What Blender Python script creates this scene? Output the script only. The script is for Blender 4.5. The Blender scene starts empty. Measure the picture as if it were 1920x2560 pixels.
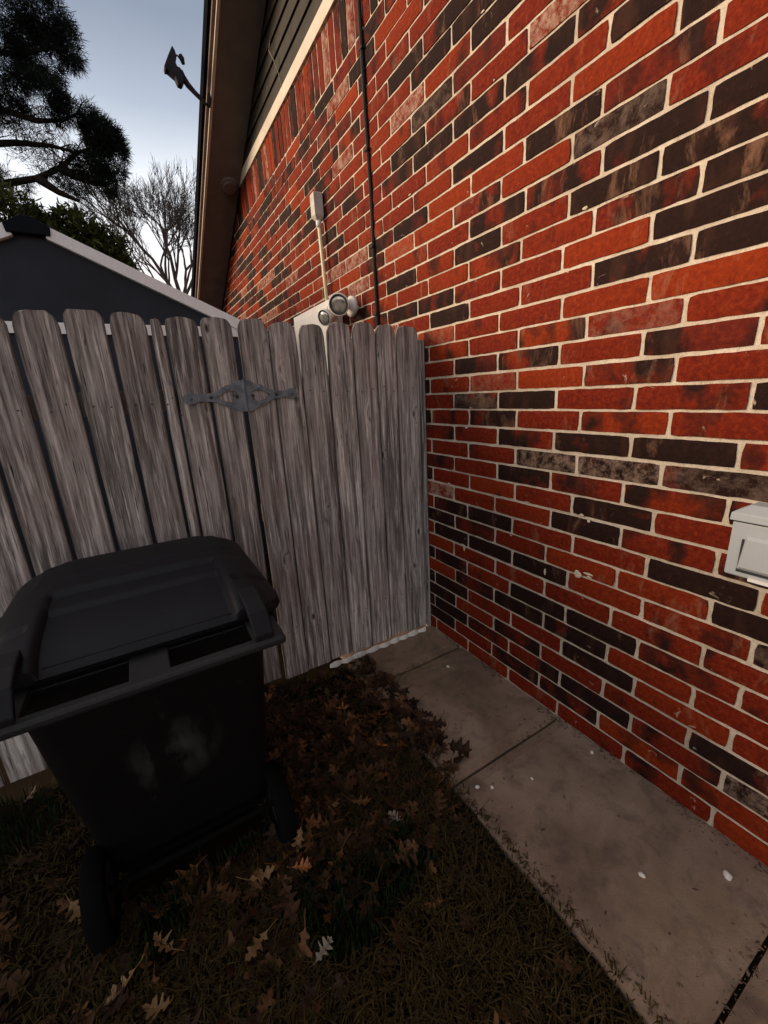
import bpy, math, random
from mathutils import Vector, Matrix, noise
R = math.radians
random.seed(7)
S = bpy.context.scene
COL = S.collection

# ---------------------------------------------------------------- camera
cam_d = bpy.data.cameras.new('camera')
cam_d.sensor_fit = 'HORIZONTAL'; cam_d.sensor_width = 36.0
cam_d.lens = 36.0 * 1032.995 / 1920.0
cam_d.clip_start = 0.02; cam_d.clip_end = 2000
cam = bpy.data.objects.new('camera', cam_d); COL.objects.link(cam)
yaw, pit, rol = 0.525788647, -0.2807356, -0.055725785
fw = Vector((math.sin(yaw)*math.cos(pit), math.cos(yaw)*math.cos(pit), math.sin(pit)))
r0 = Vector((math.cos(yaw), -math.sin(yaw), 0)); u0 = r0.cross(fw)
rr = r0*math.cos(rol) + u0*math.sin(rol); uu = u0*math.cos(rol) - r0*math.sin(rol)
m = Matrix((rr, uu, -fw)).transposed().to_4x4()
m.translation = Vector((-1.440059, -2.191030, 1.483735))
cam.matrix_world = m
S.camera = cam

# ---------------------------------------------------------------- light
SUN_AZ = R(149)      # direction the sun stands in, anticlockwise from +x
SUN_EL = R(16)
SUN_E = 3.5
W = bpy.data.worlds.new('World'); S.world = W; W.use_nodes = True
wn = W.node_tree; wn.nodes.clear()
def wnode(t, **k):
    n = wn.nodes.new(t)
    for a, b in k.items(): setattr(n, a, b)
    return n
out = wnode('ShaderNodeOutputWorld'); bg = wnode('ShaderNodeBackground')
sky = wnode('ShaderNodeTexSky', sky_type='NISHITA', sun_disc=False)
sky.sun_elevation = SUN_EL; sky.sun_rotation = R(90) - SUN_AZ
sky.dust_density = 3.0; sky.air_density = 1.0
tc = wnode('ShaderNodeTexCoord'); sep = wnode('ShaderNodeSeparateXYZ')
ramp = wnode('ShaderNodeValToRGB')           # overcast veil: pale low down, blue grey above
e = ramp.color_ramp.elements
e[0].position = 0.0; e[0].color = (11.5, 9.2, 7.0, 1)
e[1].position = 1.0; e[1].color = (6.6, 6.5, 6.4, 1)
for pos, c in ((0.14, (11.0, 9.4, 8.0, 1)), (0.27, (9.8, 9.7, 9.9, 1)), (0.36, (9.4, 9.7, 10.2, 1)), (0.46, (4.6, 5.2, 6.2, 1)), (0.55, (2.7, 3.15, 4.0, 1)), (0.66, (2.3, 2.7, 3.4, 1)), (0.82, (5.4, 5.3, 5.3, 1))):
    n = ramp.color_ramp.elements.new(pos); n.color = c
mix = wnode('ShaderNodeMix', data_type='RGBA'); mix.inputs[0].default_value = 0.86
cl = wnode('ShaderNodeTexNoise'); cl.inputs['Scale'].default_value = 2.2; cl.inputs['Detail'].default_value = 3
clm = wnode('ShaderNodeMath', operation='MULTIPLY_ADD'); clm.inputs[1].default_value = 0.12; clm.inputs[2].default_value = -0.06
add = wnode('ShaderNodeMath', operation='ADD')
wn.links.new(tc.outputs['Generated'], sep.inputs[0]); wn.links.new(tc.outputs['Generated'], cl.inputs['Vector'])
wn.links.new(cl.outputs['Fac'], clm.inputs[0]); wn.links.new(clm.outputs[0], add.inputs[0]); wn.links.new(sep.outputs['Z'], add.inputs[1])
wn.links.new(add.outputs[0], ramp.inputs['Fac'])
wn.links.new(sky.outputs['Color'], mix.inputs['A']); wn.links.new(ramp.outputs['Color'], mix.inputs['B'])
wn.links.new(mix.outputs['Result'], bg.inputs['Color']); bg.inputs['Strength'].default_value = 0.1
wn.links.new(bg.outputs[0], out.inputs[0])
sd = bpy.data.lights.new('sun', 'SUN'); sd.energy = SUN_E; sd.angle = R(30); sd.color = (1.0, 0.77, 0.54)
sun = bpy.data.objects.new('sun', sd); COL.objects.link(sun)
sv = Vector((math.cos(SUN_AZ)*math.cos(SUN_EL), math.sin(SUN_AZ)*math.cos(SUN_EL), math.sin(SUN_EL)))
sun.rotation_euler = sv.to_track_quat('Z', 'Y').to_euler()
S.view_settings.view_transform = 'Standard'; S.view_settings.look = 'None'
S.view_settings.exposure = 0.3; S.view_settings.gamma = 1.0
S.cycles.max_bounces = 6; S.cycles.diffuse_bounces = 4

# ---------------------------------------------------------------- helpers
class MB:
    def __init__(s): s.v = []; s.f = []; s.c = []
    def vert(s, p, c=(0, 0, 0, 1)): s.v.append(tuple(p)); s.c.append(c); return len(s.v)-1
    def box(s, a, b, c=(0, 0, 0, 1)):
        x0, y0, z0 = a; x1, y1, z1 = b; i = len(s.v)
        for z in (z0, z1):
            for x, y in ((x0, y0), (x1, y0), (x1, y1), (x0, y1)): s.vert((x, y, z), c)
        for q in ((0, 3, 2, 1), (4, 5, 6, 7), (0, 1, 5, 4), (1, 2, 6, 5), (2, 3, 7, 6), (3, 0, 4, 7)):
            s.f.append(tuple(i+k for k in q))
        return i
    def loft(s, rings, c=(0, 0, 0, 1), caps=True, closed=True):
        n = len(rings[0]); i = len(s.v)
        for r in rings:
            for p in r: s.vert(p, c)
        for k in range(len(rings)-1):
            for j in range(n if closed else n-1):
                a = i+k*n+j; b = i+k*n+(j+1) % n
                s.f.append((a, b, b+n, a+n))
        if caps and closed:
            s.f.append(tuple(i+j for j in reversed(range(n)))); s.f.append(tuple(i+(len(rings)-1)*n+j for j in range(n)))
        return i
    def tube(s, pts, rad, n=8, c=(0, 0, 0, 1), caps=True):
        pts = [Vector(p) for p in pts]; rings = []
        up = Vector((0.13, 0.31, 0.94))
        for k, p in enumerate(pts):
            d = (pts[min(k+1, len(pts)-1)] - pts[max(k-1, 0)]).normalized()
            if abs(d.dot(up)) > .95: up = Vector((1, 0.1, 0))
            a = d.cross(up).normalized(); b = d.cross(a)
            r = rad[k] if isinstance(rad, (list, tuple)) else rad
            rings.append([p + a*math.cos(t)*r + b*math.sin(t)*r for t in [2*math.pi*j/n for j in range(n)]])
        s.loft(rings, c, caps)
    def prism(s, poly, fn, t0, t1, c=(0, 0, 0, 1)):
        s.loft([[fn(x, y, t0) for x, y in poly], [fn(x, y, t1) for x, y in poly]], c)
    def build(s, name, mat, parent=None, smooth=False, loc=None, bevel=0.0):
        me = bpy.data.meshes.new(name); me.from_pydata(s.v, [], s.f)
        at = me.color_attributes.new('tint', 'FLOAT_COLOR', 'POINT')
        flat = [x for q in s.c for x in q]; at.data.foreach_set('color', flat)
        me.materials.append(mat)
        me.polygons.foreach_set('use_smooth', [smooth]*len(me.polygons)); me.update()
        o = bpy.data.objects.new(name, me); COL.objects.link(o)
        if parent is not None: o.parent = parent
        if loc: o.location = loc
        if bevel:
            b = o.modifiers.new('bevel', 'BEVEL'); b.width = bevel; b.segments = 2; b.limit_method = 'ANGLE'; b.angle_limit = R(40)
        return o
def tag(o, label=None, cat=None, group=None, kind=None):
    if label: o['label'] = label
    if cat: o['category'] = cat
    if group: o['group'] = group
    if kind: o['kind'] = kind
    return o
def empty(name, loc, label, cat, group=None):
    o = bpy.data.objects.new(name, None); COL.objects.link(o); o.location = loc
    return tag(o, label, cat, group)
def fix(o, root):      # mesh built in world coordinates, parented to an empty that stands elsewhere
    o.location = -root.location
    return o

class M:
    def __init__(s, name, rough=0.8, spec=0.3):
        s.m = bpy.data.materials.new(name); s.m.use_nodes = True; s.t = s.m.node_tree
        s.b = s.t.nodes['Principled BSDF']; s.b.inputs['Roughness'].default_value = rough
        s.b.inputs['Specular IOR Level'].default_value = spec
    def n(s, t, **k):
        q = s.t.nodes.new(t)
        for a, b in k.items(): setattr(q, a, b)
        return q
    def l(s, a, b): s.t.links.new(a, b)
    def coords(s, kind='Object', scale=(1, 1, 1), add=None):
        t = s.n('ShaderNodeTexCoord'); mp = s.n('ShaderNodeMapping'); mp.inputs['Scale'].default_value = scale
        src = t.outputs[kind]
        if add is not None:
            v = s.n('ShaderNodeVectorMath', operation='ADD'); s.l(src, v.inputs[0]); s.l(add, v.inputs[1]); src = v.outputs[0]
        s.l(src, mp.inputs['Vector']); return mp.outputs['Vector']
    def noise(s, vec, scale, detail=4, rough=.6, dist=0):
        q = s.n('ShaderNodeTexNoise'); q.inputs['Scale'].default_value = scale; q.inputs['Detail'].default_value = detail
        q.inputs['Roughness'].default_value = rough; q.inputs['Distortion'].default_value = dist; s.l(vec, q.inputs['Vector']); return q.outputs['Fac']
    def ramp(s, fac, stops):
        q = s.n('ShaderNodeValToRGB'); el = q.color_ramp.elements
        while len(el) < len(stops): el.new(.5)
        for i, (p, c) in enumerate(stops):
            el[i].position = p; el[i].color = (c, c, c, 1) if isinstance(c, (int, float)) else (*c, 1)
        s.l(fac, q.inputs['Fac']); return q.outputs['Color']
    def mix(s, fac, a, b, mode='MIX'):
        q = s.n('ShaderNodeMix', data_type='RGBA', blend_type=mode)
        for sock, v in ((q.inputs[0], fac), (q.inputs['A'], a), (q.inputs['B'], b)):
            if hasattr(v, 'is_linked'): s.l(v, sock)
            else: sock.default_value = v if isinstance(v, float) else (*v, 1)
        return q.outputs['Result']
    def math(s, op, a, b=0.0, c=0.0):
        q = s.n('ShaderNodeMath', operation=op)
        for sock, v in zip(q.inputs, (a, b, c)):
            if hasattr(v, 'is_linked'): s.l(v, sock)
            else: sock.default_value = v
        return q.outputs[0]
    def attr(s):
        q = s.n('ShaderNodeAttribute', attribute_name='tint'); sp = s.n('ShaderNodeSeparateColor'); s.l(q.outputs['Color'], sp.inputs[0])
        return sp.outputs[0], sp.outputs[1], sp.outputs[2], q
    def bump(s, h, strength=.4, dist=.002):
        q = s.n('ShaderNodeBump'); q.inputs['Strength'].default_value = strength; q.inputs['Distance'].default_value = dist
        s.l(h, q.inputs['Height']); s.l(q.outputs[0], s.b.inputs['Normal'])
    def color(s, v):
        if hasattr(v, 'is_linked'): s.l(v, s.b.inputs['Base Color'])
        else: s.b.inputs['Base Color'].default_value = (*v, 1)
        return s
def simple(name, col, rough=.7, var=.25, scale=12, spec=.3, bump=.15, metal=0, bscale=None):
    k = M(name, rough, spec); v = k.coords(); f = k.noise(v, scale, 5)
    d = tuple(c*(1-var) for c in col); u = tuple(min(1, c*(1+var)) for c in col)
    k.color(k.ramp(f, [(.3, d), (.7, u)])); k.bump(k.noise(v, bscale or scale*14, 4), bump, .0015)
    k.b.inputs['Metallic'].default_value = metal
    return k.m

# ---- brick
def brick_mat(name='brick'):
    k = M(name, .85, .12)
    dk, hue, seed, at = k.attr()
    off = k.n('ShaderNodeCombineXYZ'); k.l(k.math('MULTIPLY', seed, 37.0), off.inputs[0]); k.l(k.math('MULTIPLY', seed, 91.0), off.inputs[1]); k.l(k.math('MULTIPLY', seed, 53.0), off.inputs[2])
    v = k.coords(add=off.outputs[0])
    vs = k.coords(scale=(1, 1, .35), add=off.outputs[0])     # upright flashing bands
    band = k.noise(vs, 8, 1, .4, .25); blot = k.noise(v, 13, 3, .5, .4); fine = k.noise(v, 70, 5, .7); grit = k.noise(v, 420, 3, .7)
    red = k.ramp(fine, [(.25, (.072, .0062, .0027)), (.5, (.150, .0135, .0040)), (.75, (.230, .032, .0088))])
    ora = k.ramp(fine, [(.25, (.15, .015, .003)), (.6, (.27, .033, .005)), (.8, (.35, .070, .014))])
    mar = k.ramp(fine, [(.25, (.045, .0075, .006)), (.7, (.105, .016, .010))])
    base = k.mix(k.ramp(hue, [(.55, 0.0), (.95, 1.0)]), red, ora)
    base = k.mix(k.ramp(hue, [(.0, 1.0), (.35, 0.0)]), base, mar)
    dark = k.ramp(fine, [(.2, (.008, .004, .0034)), (.6, (.016, .008, .0064)), (.85, (.038, .019, .014))])
    dark = k.mix(k.ramp(k.noise(vs, 15, 2, .5, .2), [(.54, 0.0), (.70, .6)]), dark, (.05, .020, .012))
    # amount of dark = attribute, broken up by bands and blotches
    s1 = k.math('ADD', k.math('MULTIPLY', band, .9), k.math('MULTIPLY', blot, .6))          # ~.75 mean
    thr = k.math('SUBTRACT', k.math('ADD', s1, dk), 1.24)
    fac = k.ramp(k.math('MULTIPLY', thr, 4.2), [(.0, 0.0), (.35, .45), (.9, .97)])
    c = k.mix(fac, base, dark)
    # paler dusting, scratches and mortar smears
    c = k.mix(k.math('MULTIPLY', k.ramp(k.noise(vs, 7, 6, .75, .5), [(.57, 0.0), (.70, 1.0)]), .50), c, (.30, .15, .09))
    scr = k.ramp(k.noise(k.coords(scale=(1, 1, 1), add=off.outputs[0]), 15, 3, .6, 1.2), [(.71, 0.0), (.76, 1.0)])
    c = k.mix(k.math('MULTIPLY', scr, .55), c, (.60, .46, .36))
    pale = k.math('MULTIPLY', at.outputs['Alpha'], k.ramp(k.noise(v, 26, 5, .8, .15), [(.42, 0.0), (.62, .8)]))
    c = k.mix(pale, c, (.42, .29, .22))
    k.color(c)
    h = k.math('ADD', k.math('MULTIPLY', fine, .7), k.math('MULTIPLY', grit, .3)); k.bump(h, .9, .004)
    k.l(k.ramp(grit, [(.3, .7), (.7, .95)]), k.b.inputs['Roughness'])
    return k.m
MAT_BRICK = brick_mat()
def mortar_mat():
    k = M('mortar', .95, .1); v = k.coords(); a = k.noise(v, 5, 5, .7); b = k.noise(v, 60, 5, .75); g = k.noise(v, 300, 3)
    c = k.ramp(a, [(.3, (.46, .375, .29)), (.55, (.64, .54, .43)), (.75, (.74, .65, .54))])
    c = k.mix(k.ramp(b, [(.30, .6), (.50, .0)]), c, (.30, .24, .185))
    c = k.mix(k.ramp(g, [(.28, .5), (.42, .0)]), c, (.40, .33, .26))
    k.color(c); k.bump(k.math('ADD', b, k.math('MULTIPLY', g, .6)), 1.0, .004); return k.m
MAT_MORTAR = mortar_mat()
def wood_mat(name, lo, mid, hi, warm=(.20, .12, .08)):
    k = M(name, .9, .15); a0, a1, seed, at = k.attr()
    off = k.n('ShaderNodeCombineXYZ'); k.l(k.math('MULTIPLY', seed, 41.0), off.inputs[0]); k.l(k.math('MULTIPLY', seed, 17.0), off.inputs[2]); k.l(k.math('MULTIPLY', seed, 7.0), off.inputs[1])
    vb = k.coords(add=off.outputs[0])
    # knots: voronoi cells stretched along the board bend the grain
    vk = k.n('ShaderNodeTexVoronoi'); vk.inputs['Scale'].default_value = 1.0
    mk = k.n('ShaderNodeMapping'); mk.inputs['Scale'].default_value = (7.5, 7.5, 3.1); k.l(vb, mk.inputs[0]); k.l(mk.outputs[0], vk.inputs['Vector'])
    kd = vk.outputs['Distance']
    dsp = k.ramp(kd, [(.0, 1.0), (.22, 0.0)])
    ad = k.n('ShaderNodeVectorMath', operation='MULTIPLY_ADD'); k.l(dsp, ad.inputs[0]); ad.inputs[1].default_value = (.035, 0, .16); k.l(vb, ad.inputs[2])
    mg = k.n('ShaderNodeMapping'); mg.inputs['Scale'].default_value = (1, 1, .035); k.l(ad.outputs[0], mg.inputs[0])
    g1 = k.noise(mg.outputs[0], 55, 6, .65, .3); g2 = k.noise(mg.outputs[0], 240, 4, .7)
    mb_ = k.n('ShaderNodeMapping'); mb_.inputs['Scale'].default_value = (1, 1, .045); k.l(vb, mb_.inputs[0])
    st = k.noise(mb_.outputs[0], 26, 4, .6, .25)
    c = k.ramp(g1, [(.28, lo), (.48, mid), (.72, hi)])
    c = k.mix(k.ramp(st, [(.38, .85), (.52, .0)]), c, tuple(x*.33 for x in mid))     # damp upright streaks
    c = k.mix(k.ramp(k.noise(mb_.outputs[0], 70, 4, .65), [(.52, 0.0), (.66, .75)]), c, tuple(min(1, x*1.25) for x in hi))
    c = k.mix(1.0, c, k.ramp(seed, [(.0, .78), (1.0, 1.12)]), 'MULTIPLY')
    c = k.mix(k.ramp(k.noise(vb, 3.0, 3), [(.48, 0.0), (.70, .40)]), c, warm)
    c = k.mix(k.ramp(k.noise(mb_.outputs[0], 120, 2, .5, .1), [(.27, .95), (.31, 0.0)]), c, (.012, .010, .009))     # drying cracks
    c = k.mix(k.ramp(g2, [(.32, .85), (.46, 0.0)]), c, (.025, .020, .018))
    c = k.mix(k.ramp(kd, [(.035, .9), (.075, .0)]), c, (.018, .013, .011))
    c = k.mix(k.ramp(kd, [(.07, .0), (.10, .16), (.18, .0)]), c, tuple(min(1, x*1.15) for x in hi))
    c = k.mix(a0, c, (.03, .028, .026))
    k.color(c); k.bump(k.math('ADD', k.math('MULTIPLY', g1, .7), k.math('MULTIPLY', g2, .5)), 1.0, .005); return k.m
MAT_WOOD = wood_mat('weathered_picket', (.10, .088, .083), (.35, .315, .298), (.70, .645, .615), (.28, .205, .185))
MAT_RAIL = wood_mat('rail_wood', (.06, .05, .045), (.11, .095, .085), (.18, .15, .13))
def concrete_mat():
    k = M('concrete', .9, .2); v = k.coords(); a = k.noise(v, 2.6, 5, .62, .6); b = k.noise(v, 9, 5, .7, .4); g = k.noise(v, 260, 4, .8); s_ = k.noise(v, 1.3, 3, .5, 1.0)
    c = k.ramp(a, [(.32, (.17, .112, .080)), (.5, (.28, .190, .134)), (.68, (.38, .275, .20))])
    c = k.mix(k.ramp(b, [(.36, .55), (.50, .0)]), c, (.12, .088, .07))
    c = k.mix(k.ramp(s_, [(.52, 0.0), (.68, .40)]), c, (.16, .085, .068))
    c = k.mix(k.ramp(g, [(.30, .5), (.46, .0)]), c, (.07, .058, .05))
    c = k.mix(k.ramp(g, [(.66, 0.0), (.78, .4)]), c, (.42, .38, .34))
    k.color(c); k.bump(k.math('ADD', k.math('MULTIPLY', b, .8), k.math('MULTIPLY', g, .5)), .9, .004); return k.m
MAT_CONC = concrete_mat()
def soil_mat():
    k = M('lawn_soil', 1.0, .05); v = k.coords(); a = k.noise(v, 4, 5, .7, .5); g = k.noise(v, 90, 4, .8)
    c = k.ramp(a, [(.3, (.008, .005, .003)), (.6, (.018, .012, .006)), (.8, (.028, .019, .010))])
    c = k.mix(k.ramp(g, [(.55, 0.0), (.7, .5)]), c, (.04, .028, .016)); k.color(c); k.bump(g, 1.0, .01); return k.m
MAT_SOIL = soil_mat()
def tinted(name, rough=.9, spec=.1, amp=.35, scale=60, trans=False):
    k = M(name, rough, spec); q = k.n('ShaderNodeAttribute', attribute_name='tint'); v = k.coords()
    f = k.noise(v, scale, 4, .7); c = k.mix(1.0, q.outputs['Color'], k.ramp(f, [(.25, 1-amp), (.75, 1+amp)]), 'MULTIPLY')
    k.color(c); k.bump(f, .5, .003); return k.m
MAT_BLADE = tinted('grass_blade', .8, .15)
MAT_LEAF = tinted('dry_leaf', .75, .25, .45, 70)
MAT_NEEDLE = tinted('pine_foliage', .8, .1, .3, 30)
MAT_BARK = simple('bark', (.022, .017, .015), 1.0, .5, 25, .02, .8)
MAT_CEDAR = tinted('cedar_foliage', .85, .1, .3, 30)
MAT_TRIMW = simple('cream_trim_paint', (.60, .52, .42), .6, .10, 8, .3, .1)
MAT_SOFFIT = simple('brown_soffit_paint', (.165, .145, .132), .7, .15, 6, .25, .12)
MAT_SIDING = simple('dark_lap_siding', (.030, .024, .018), .7, .3, 9, .25, .25)
MAT_BLACKTRIM = simple('black_drip_edge', (.006, .006, .009), .95, .2, 9, .02, .1)
MAT_PINKTRIM = simple('brown_fascia_paint', (.20, .13, .11), .6, .2, 9, .3, .1)
MAT_SHINGLE = simple('asphalt_shingles', (.05, .046, .045), .95, .4, 40, .1, .8)
MAT_SHED = simple('slate_blue_shed_panel', (.022, .027, .039), .8, .25, 2.2, .3, .08)
MAT_SHEDTRIM = simple('white_shed_trim', (.84, .85, .88), .6, .05, 60, .3, .25)
MAT_SHEDCAP = simple('black_ridge_cap', (.006, .008, .013), .8, .2, 5, .1, .1)
MAT_ZINC = simple('galvanised_hinge', (.15, .17, .195), .6, .40, 30, .4, .5)
MAT_RUST = simple('dark_bolt', (.04, .035, .034), .6, .3, 40, .4, .3)
MAT_WHITEM = simple('white_painted_metal', (.78, .74, .70), .5, .06, 7, .4, .05)
MAT_GREYPL = simple('grey_plastic', (.40, .42, .44), .55, .05, 300, .35, .25, bscale=700)
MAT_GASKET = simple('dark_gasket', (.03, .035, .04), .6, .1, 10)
MAT_CONDUIT = simple('conduit_paint', (.76, .70, .46), .5, .12, 9, .4, .1)
MAT_BLACKC = simple('black_cable_rubber', (.008, .007, .007), .7, .2, 12)
MAT_ANT = simple('dull_antenna_metal', (.028, .027, .036), .8, .3, 20, .15, .2)
MAT_STONE = simple('white_pebble', (.72, .68, .62), .8, .15, 60, .2, .5)
MAT_GAPLIGHT = simple('white_gap_light', (.80, .77, .72), .6, .08, 30, .3, .1)
def bin_mat(name, col, caught_light=0.0, rough=.42):
    k = M(name, rough, .22); v = k.coords(); a = k.noise(v, 3, 4, .6, .5); g = k.noise(v, 500, 3, .7); b = k.noise(k.coords(scale=(1, 1, .4)), 30, 4, .7)
    c = k.ramp(a, [(.3, tuple(x*.8 for x in col)), (.7, tuple(x*1.25 for x in col))])
    c = k.mix(k.ramp(b, [(.62, 0.0), (.76, .25)]), c, (.05, .048, .046))
    if caught_light:
        # light caught low on the back, painted in as a pale patch
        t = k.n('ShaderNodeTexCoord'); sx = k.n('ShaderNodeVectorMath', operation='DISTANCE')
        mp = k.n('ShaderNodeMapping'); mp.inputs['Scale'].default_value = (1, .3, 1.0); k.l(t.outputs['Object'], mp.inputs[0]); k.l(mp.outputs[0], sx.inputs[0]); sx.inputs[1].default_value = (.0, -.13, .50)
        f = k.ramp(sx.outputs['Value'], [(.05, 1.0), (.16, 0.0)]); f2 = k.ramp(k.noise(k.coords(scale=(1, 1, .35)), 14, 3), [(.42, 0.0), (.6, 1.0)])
        c = k.mix(k.math('MULTIPLY', k.math('MULTIPLY', f, f2), caught_light), c, (.16, .15, .155))
    k.color(c); k.bump(g, .25, .001); return k.m
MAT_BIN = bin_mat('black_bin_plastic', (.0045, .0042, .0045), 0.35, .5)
MAT_LID = bin_mat('black_lid_plastic', (.0055, .0055, .008), 0, .55)
MAT_TYRE = simple('tyre_rubber', (.004, .004, .004), .9, .2, 20, .05)
def lens_mat():
    k = M('lamp_glass', .12, .7); v = k.coords(); k.color(k.ramp(k.noise(v, 14, 2), [(.35, (.28, .26, .24)), (.65, (.75, .72, .68))])); k.b.inputs['Metallic'].default_value = .6
    return k.m
MAT_LENS = lens_mat()

# ================================================================ SETTING
CH = .0813; BL = .30388; JT = .0116
SILL = 41*CH         # underside of the soldier course
SOLD = 3.618
def rake(y): return 3.39 - .5*(y-3.32)     # underside of the soffit against the wall
YFAR, YBACK, YRIDGE = 5.35, -4.6, -.4
def roof_z(y): return rake(y) if y > YRIDGE else rake(YRIDGE) - .5*(YRIDGE-y)

# ground: one sheet, fine near the camera
def axis(lo, hi, near0, near1, step):
    a = []; x = near0
    while x < near1: a.append(x); x += step
    a.append(near1); d = step
    while a[-1] < hi: d *= 1.5; a.append(min(hi, a[-1]+d))
    d = step
    while a[0] > lo: d *= 1.5; a.insert(0, max(lo, a[0]-d))
    return a
def gz(x, y):
    z = -.028 + .016*noise.noise(Vector((x*2.1, y*2.1, 3))) + .008*noise.noise(Vector((x*9, y*9, 1)))
    if x < -.63: z += .012*min(1, (-.63-x)/.3)
    if x > -.64 and y > -.6: z = min(z, -.03)
    return z
g = MB(); xs = axis(-400, 400, -3.2, -.55, .045); ys = axis(-400, 400, -2.6, .1, .045)
for y in ys:
    for x in xs: g.vert((x, y, gz(x, y) if -4 < x < 0 and -4 < y < 3 else -.03 if x > -20 else -.03))
n = len(xs)
for j in range(len(ys)-1):
    for i in range(n-1): a = j*n+i; g.f.append((a, a+1, a+1+n, a+n))
tag(g.build('ground', MAT_SOIL, smooth=True), kind='structure')

# concrete path: slabs with open joints, slightly rounded and chipped edges
pw = MB()
def slab(x0, x1, y0, y1, zt):
    nx = 14; ny = max(6, int((y1-y0)/.045)); i0 = len(pw.v)
    for j in range(ny+1):
        for i in range(nx+1):
            u = i/nx; v = j/ny; x = x0+(x1-x0)*u; y = y0+(y1-y0)*v
            ex = min(u*(x1-x0), (1-u)*(x1-x0)); ey = min(v*(y1-y0), (1-v)*(y1-y0))
            if i == 0: x += .012*noise.noise(Vector((x0*3, y*7, 1))) + .006*noise.noise(Vector((x0, y*30, 5)))
            z = zt + .0025*noise.noise(Vector((x*4, y*4, 0)))
            if i in (0,) or j in (0, ny): z -= .009 + .005*noise.noise(Vector((x*22, y*22, 9)))
            pw.vert((x, y, z))
    w = nx+1
    for j in range(ny):
        for i in range(nx): a = i0+j*w+i; pw.f.append((a, a+1, a+1+w, a+w))
    ring = [i0+i for i in range(w)] + [i0+j*w+nx for j in range(1, ny+1)] + [i0+ny*w+i for i in range(nx-1, -1, -1)] + [i0+j*w for j in range(ny-1, 0, -1)]
    low = [pw.vert((pw.v[k][0], pw.v[k][1], -.13)) for k in ring]
    for k in range(len(ring)): q = (k+1) % len(ring); pw.f.append((ring[k], low[k], low[q], ring[q]))
js = [.80, -.535, -1.216, -2.04, -2.95, -3.9, -4.9]
for k in range(len(js)-1): slab(-.632, -.004, js[k+1]+.006, js[k]-.006, 0.0 + (.002, -.001, .001, -.003, 0, 0)[k])
tag(pw.build('path', MAT_CONC, smooth=False), kind='structure')

# ================================================================ HOUSE
house = empty('brick_house', (0, .4, 0), 'red and dark brick house wall with cream joints, brown soffit and cream trim', 'house')
codes = {21: 'RMRMR', 20: 'BRRMRR', 19: 'RBLRB', 18: 'DRRRMR', 17: 'RDDRBD', 16: 'DBDRMR', 15: 'BRBDDR', 14: 'RRMGGDR', 13: 'BRDBLB', 12: 'BRMRDRB',
         11: 'PRRDBB', 10: 'RBDRRDR', 9: 'DBRRMD', 8: 'RDDDRMD', 7: 'RRRRRRR', 6: 'DDRDDBB', 5: 'RBDDRR', 4: 'DDRRDRR', 3: 'DRBRRBD', 2: 'DDBBDR',
         1: 'DRDBRRD', 0: 'RRRRRBR', 22: 'RDRRDD', 23: 'BBRRD', 24: 'RRMRBD', 25: 'RDRDD', 26: 'RRBBDDB', 27: 'RBRDRDR', 28: 'BRRDBR', 29: 'RDRRDMR', 30: 'RRBRBD'}
rb = random.Random(11)
def tint_of(code):
    dk = {'R': .37, 'O': .15, 'D': .86, 'B': .60, 'M': .50, 'L': .72, 'G': 1.0, 'P': .25}[code] + rb.uniform(-.10, .10)
    hue = {'R': rb.uniform(.35, .85), 'O': .95, 'D': rb.uniform(.3, .7), 'B': rb.uniform(.1, .5), 'M': rb.uniform(.5, .9), 'L': .7, 'G': .4, 'P': .6}[code]
    pale = {'G': .60, 'P': .95}.get(code, .0 if rb.random() < .985 else .25)
    return (dk, hue, rb.random(), pale)
bm_ = MB()
def brick(ax0, ax1, z0, z1, tint, d):
    """front face in the wall plane x=0 (facing -x), worn outline and slightly cupped face"""
    W_ = ax1-ax0; H_ = z1-z0; nu = max(2, int(W_/.022)); nv = max(2, int(H_/.020)); i0 = len(bm_.v); sd_ = tint[2]*50
    for j in range(nv+1):
        for i in range(nu+1):
            u = i/nu; v = j/nv; y = ax0+W_*u; z = z0+H_*v
            if i in (0, nu): y += .0034*noise.noise(Vector((sd_, z*60, i)))
            if j in (0, nv): z += .0016*noise.noise(Vector((sd_, y*18, j+9))) + .0017*noise.noise(Vector((sd_, y*120, j)))
            if i in (0, nu) and j in (0, nv):
                y += (.003 if i == 0 else -.003)*rb.random(); z += (.003 if j == 0 else -.003)*rb.random()
            edge = i in (0, nu) or j in (0, nv)
            x = -d + (.0022 if edge else .0) - .0016*noise.noise(Vector((y*24+sd_, z*24, sd_)))
            bm_.vert((x, y, z), tint)
    w = nu+1
    for j in range(nv):
        for i in range(nu): a = i0+j*w+i; bm_.f.append((a, a+w, a+w+1, a+1))
    ring = [i0+i for i in range(w)] + [i0+j*w+nu for j in range(1, nv+1)] + [i0+nv*w+i for i in range(nu-1, -1, -1)] + [i0+j*w for j in range(nv-1, 0, -1)]
    low = [bm_.vert((.012, bm_.v[k][1], bm_.v[k][2]), tint) for k in ring]
    for k in range(len(ring)): q = (k+1) % len(ring); bm_.f.append((ring[k], ring[q], low[q], low[k]))
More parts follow.
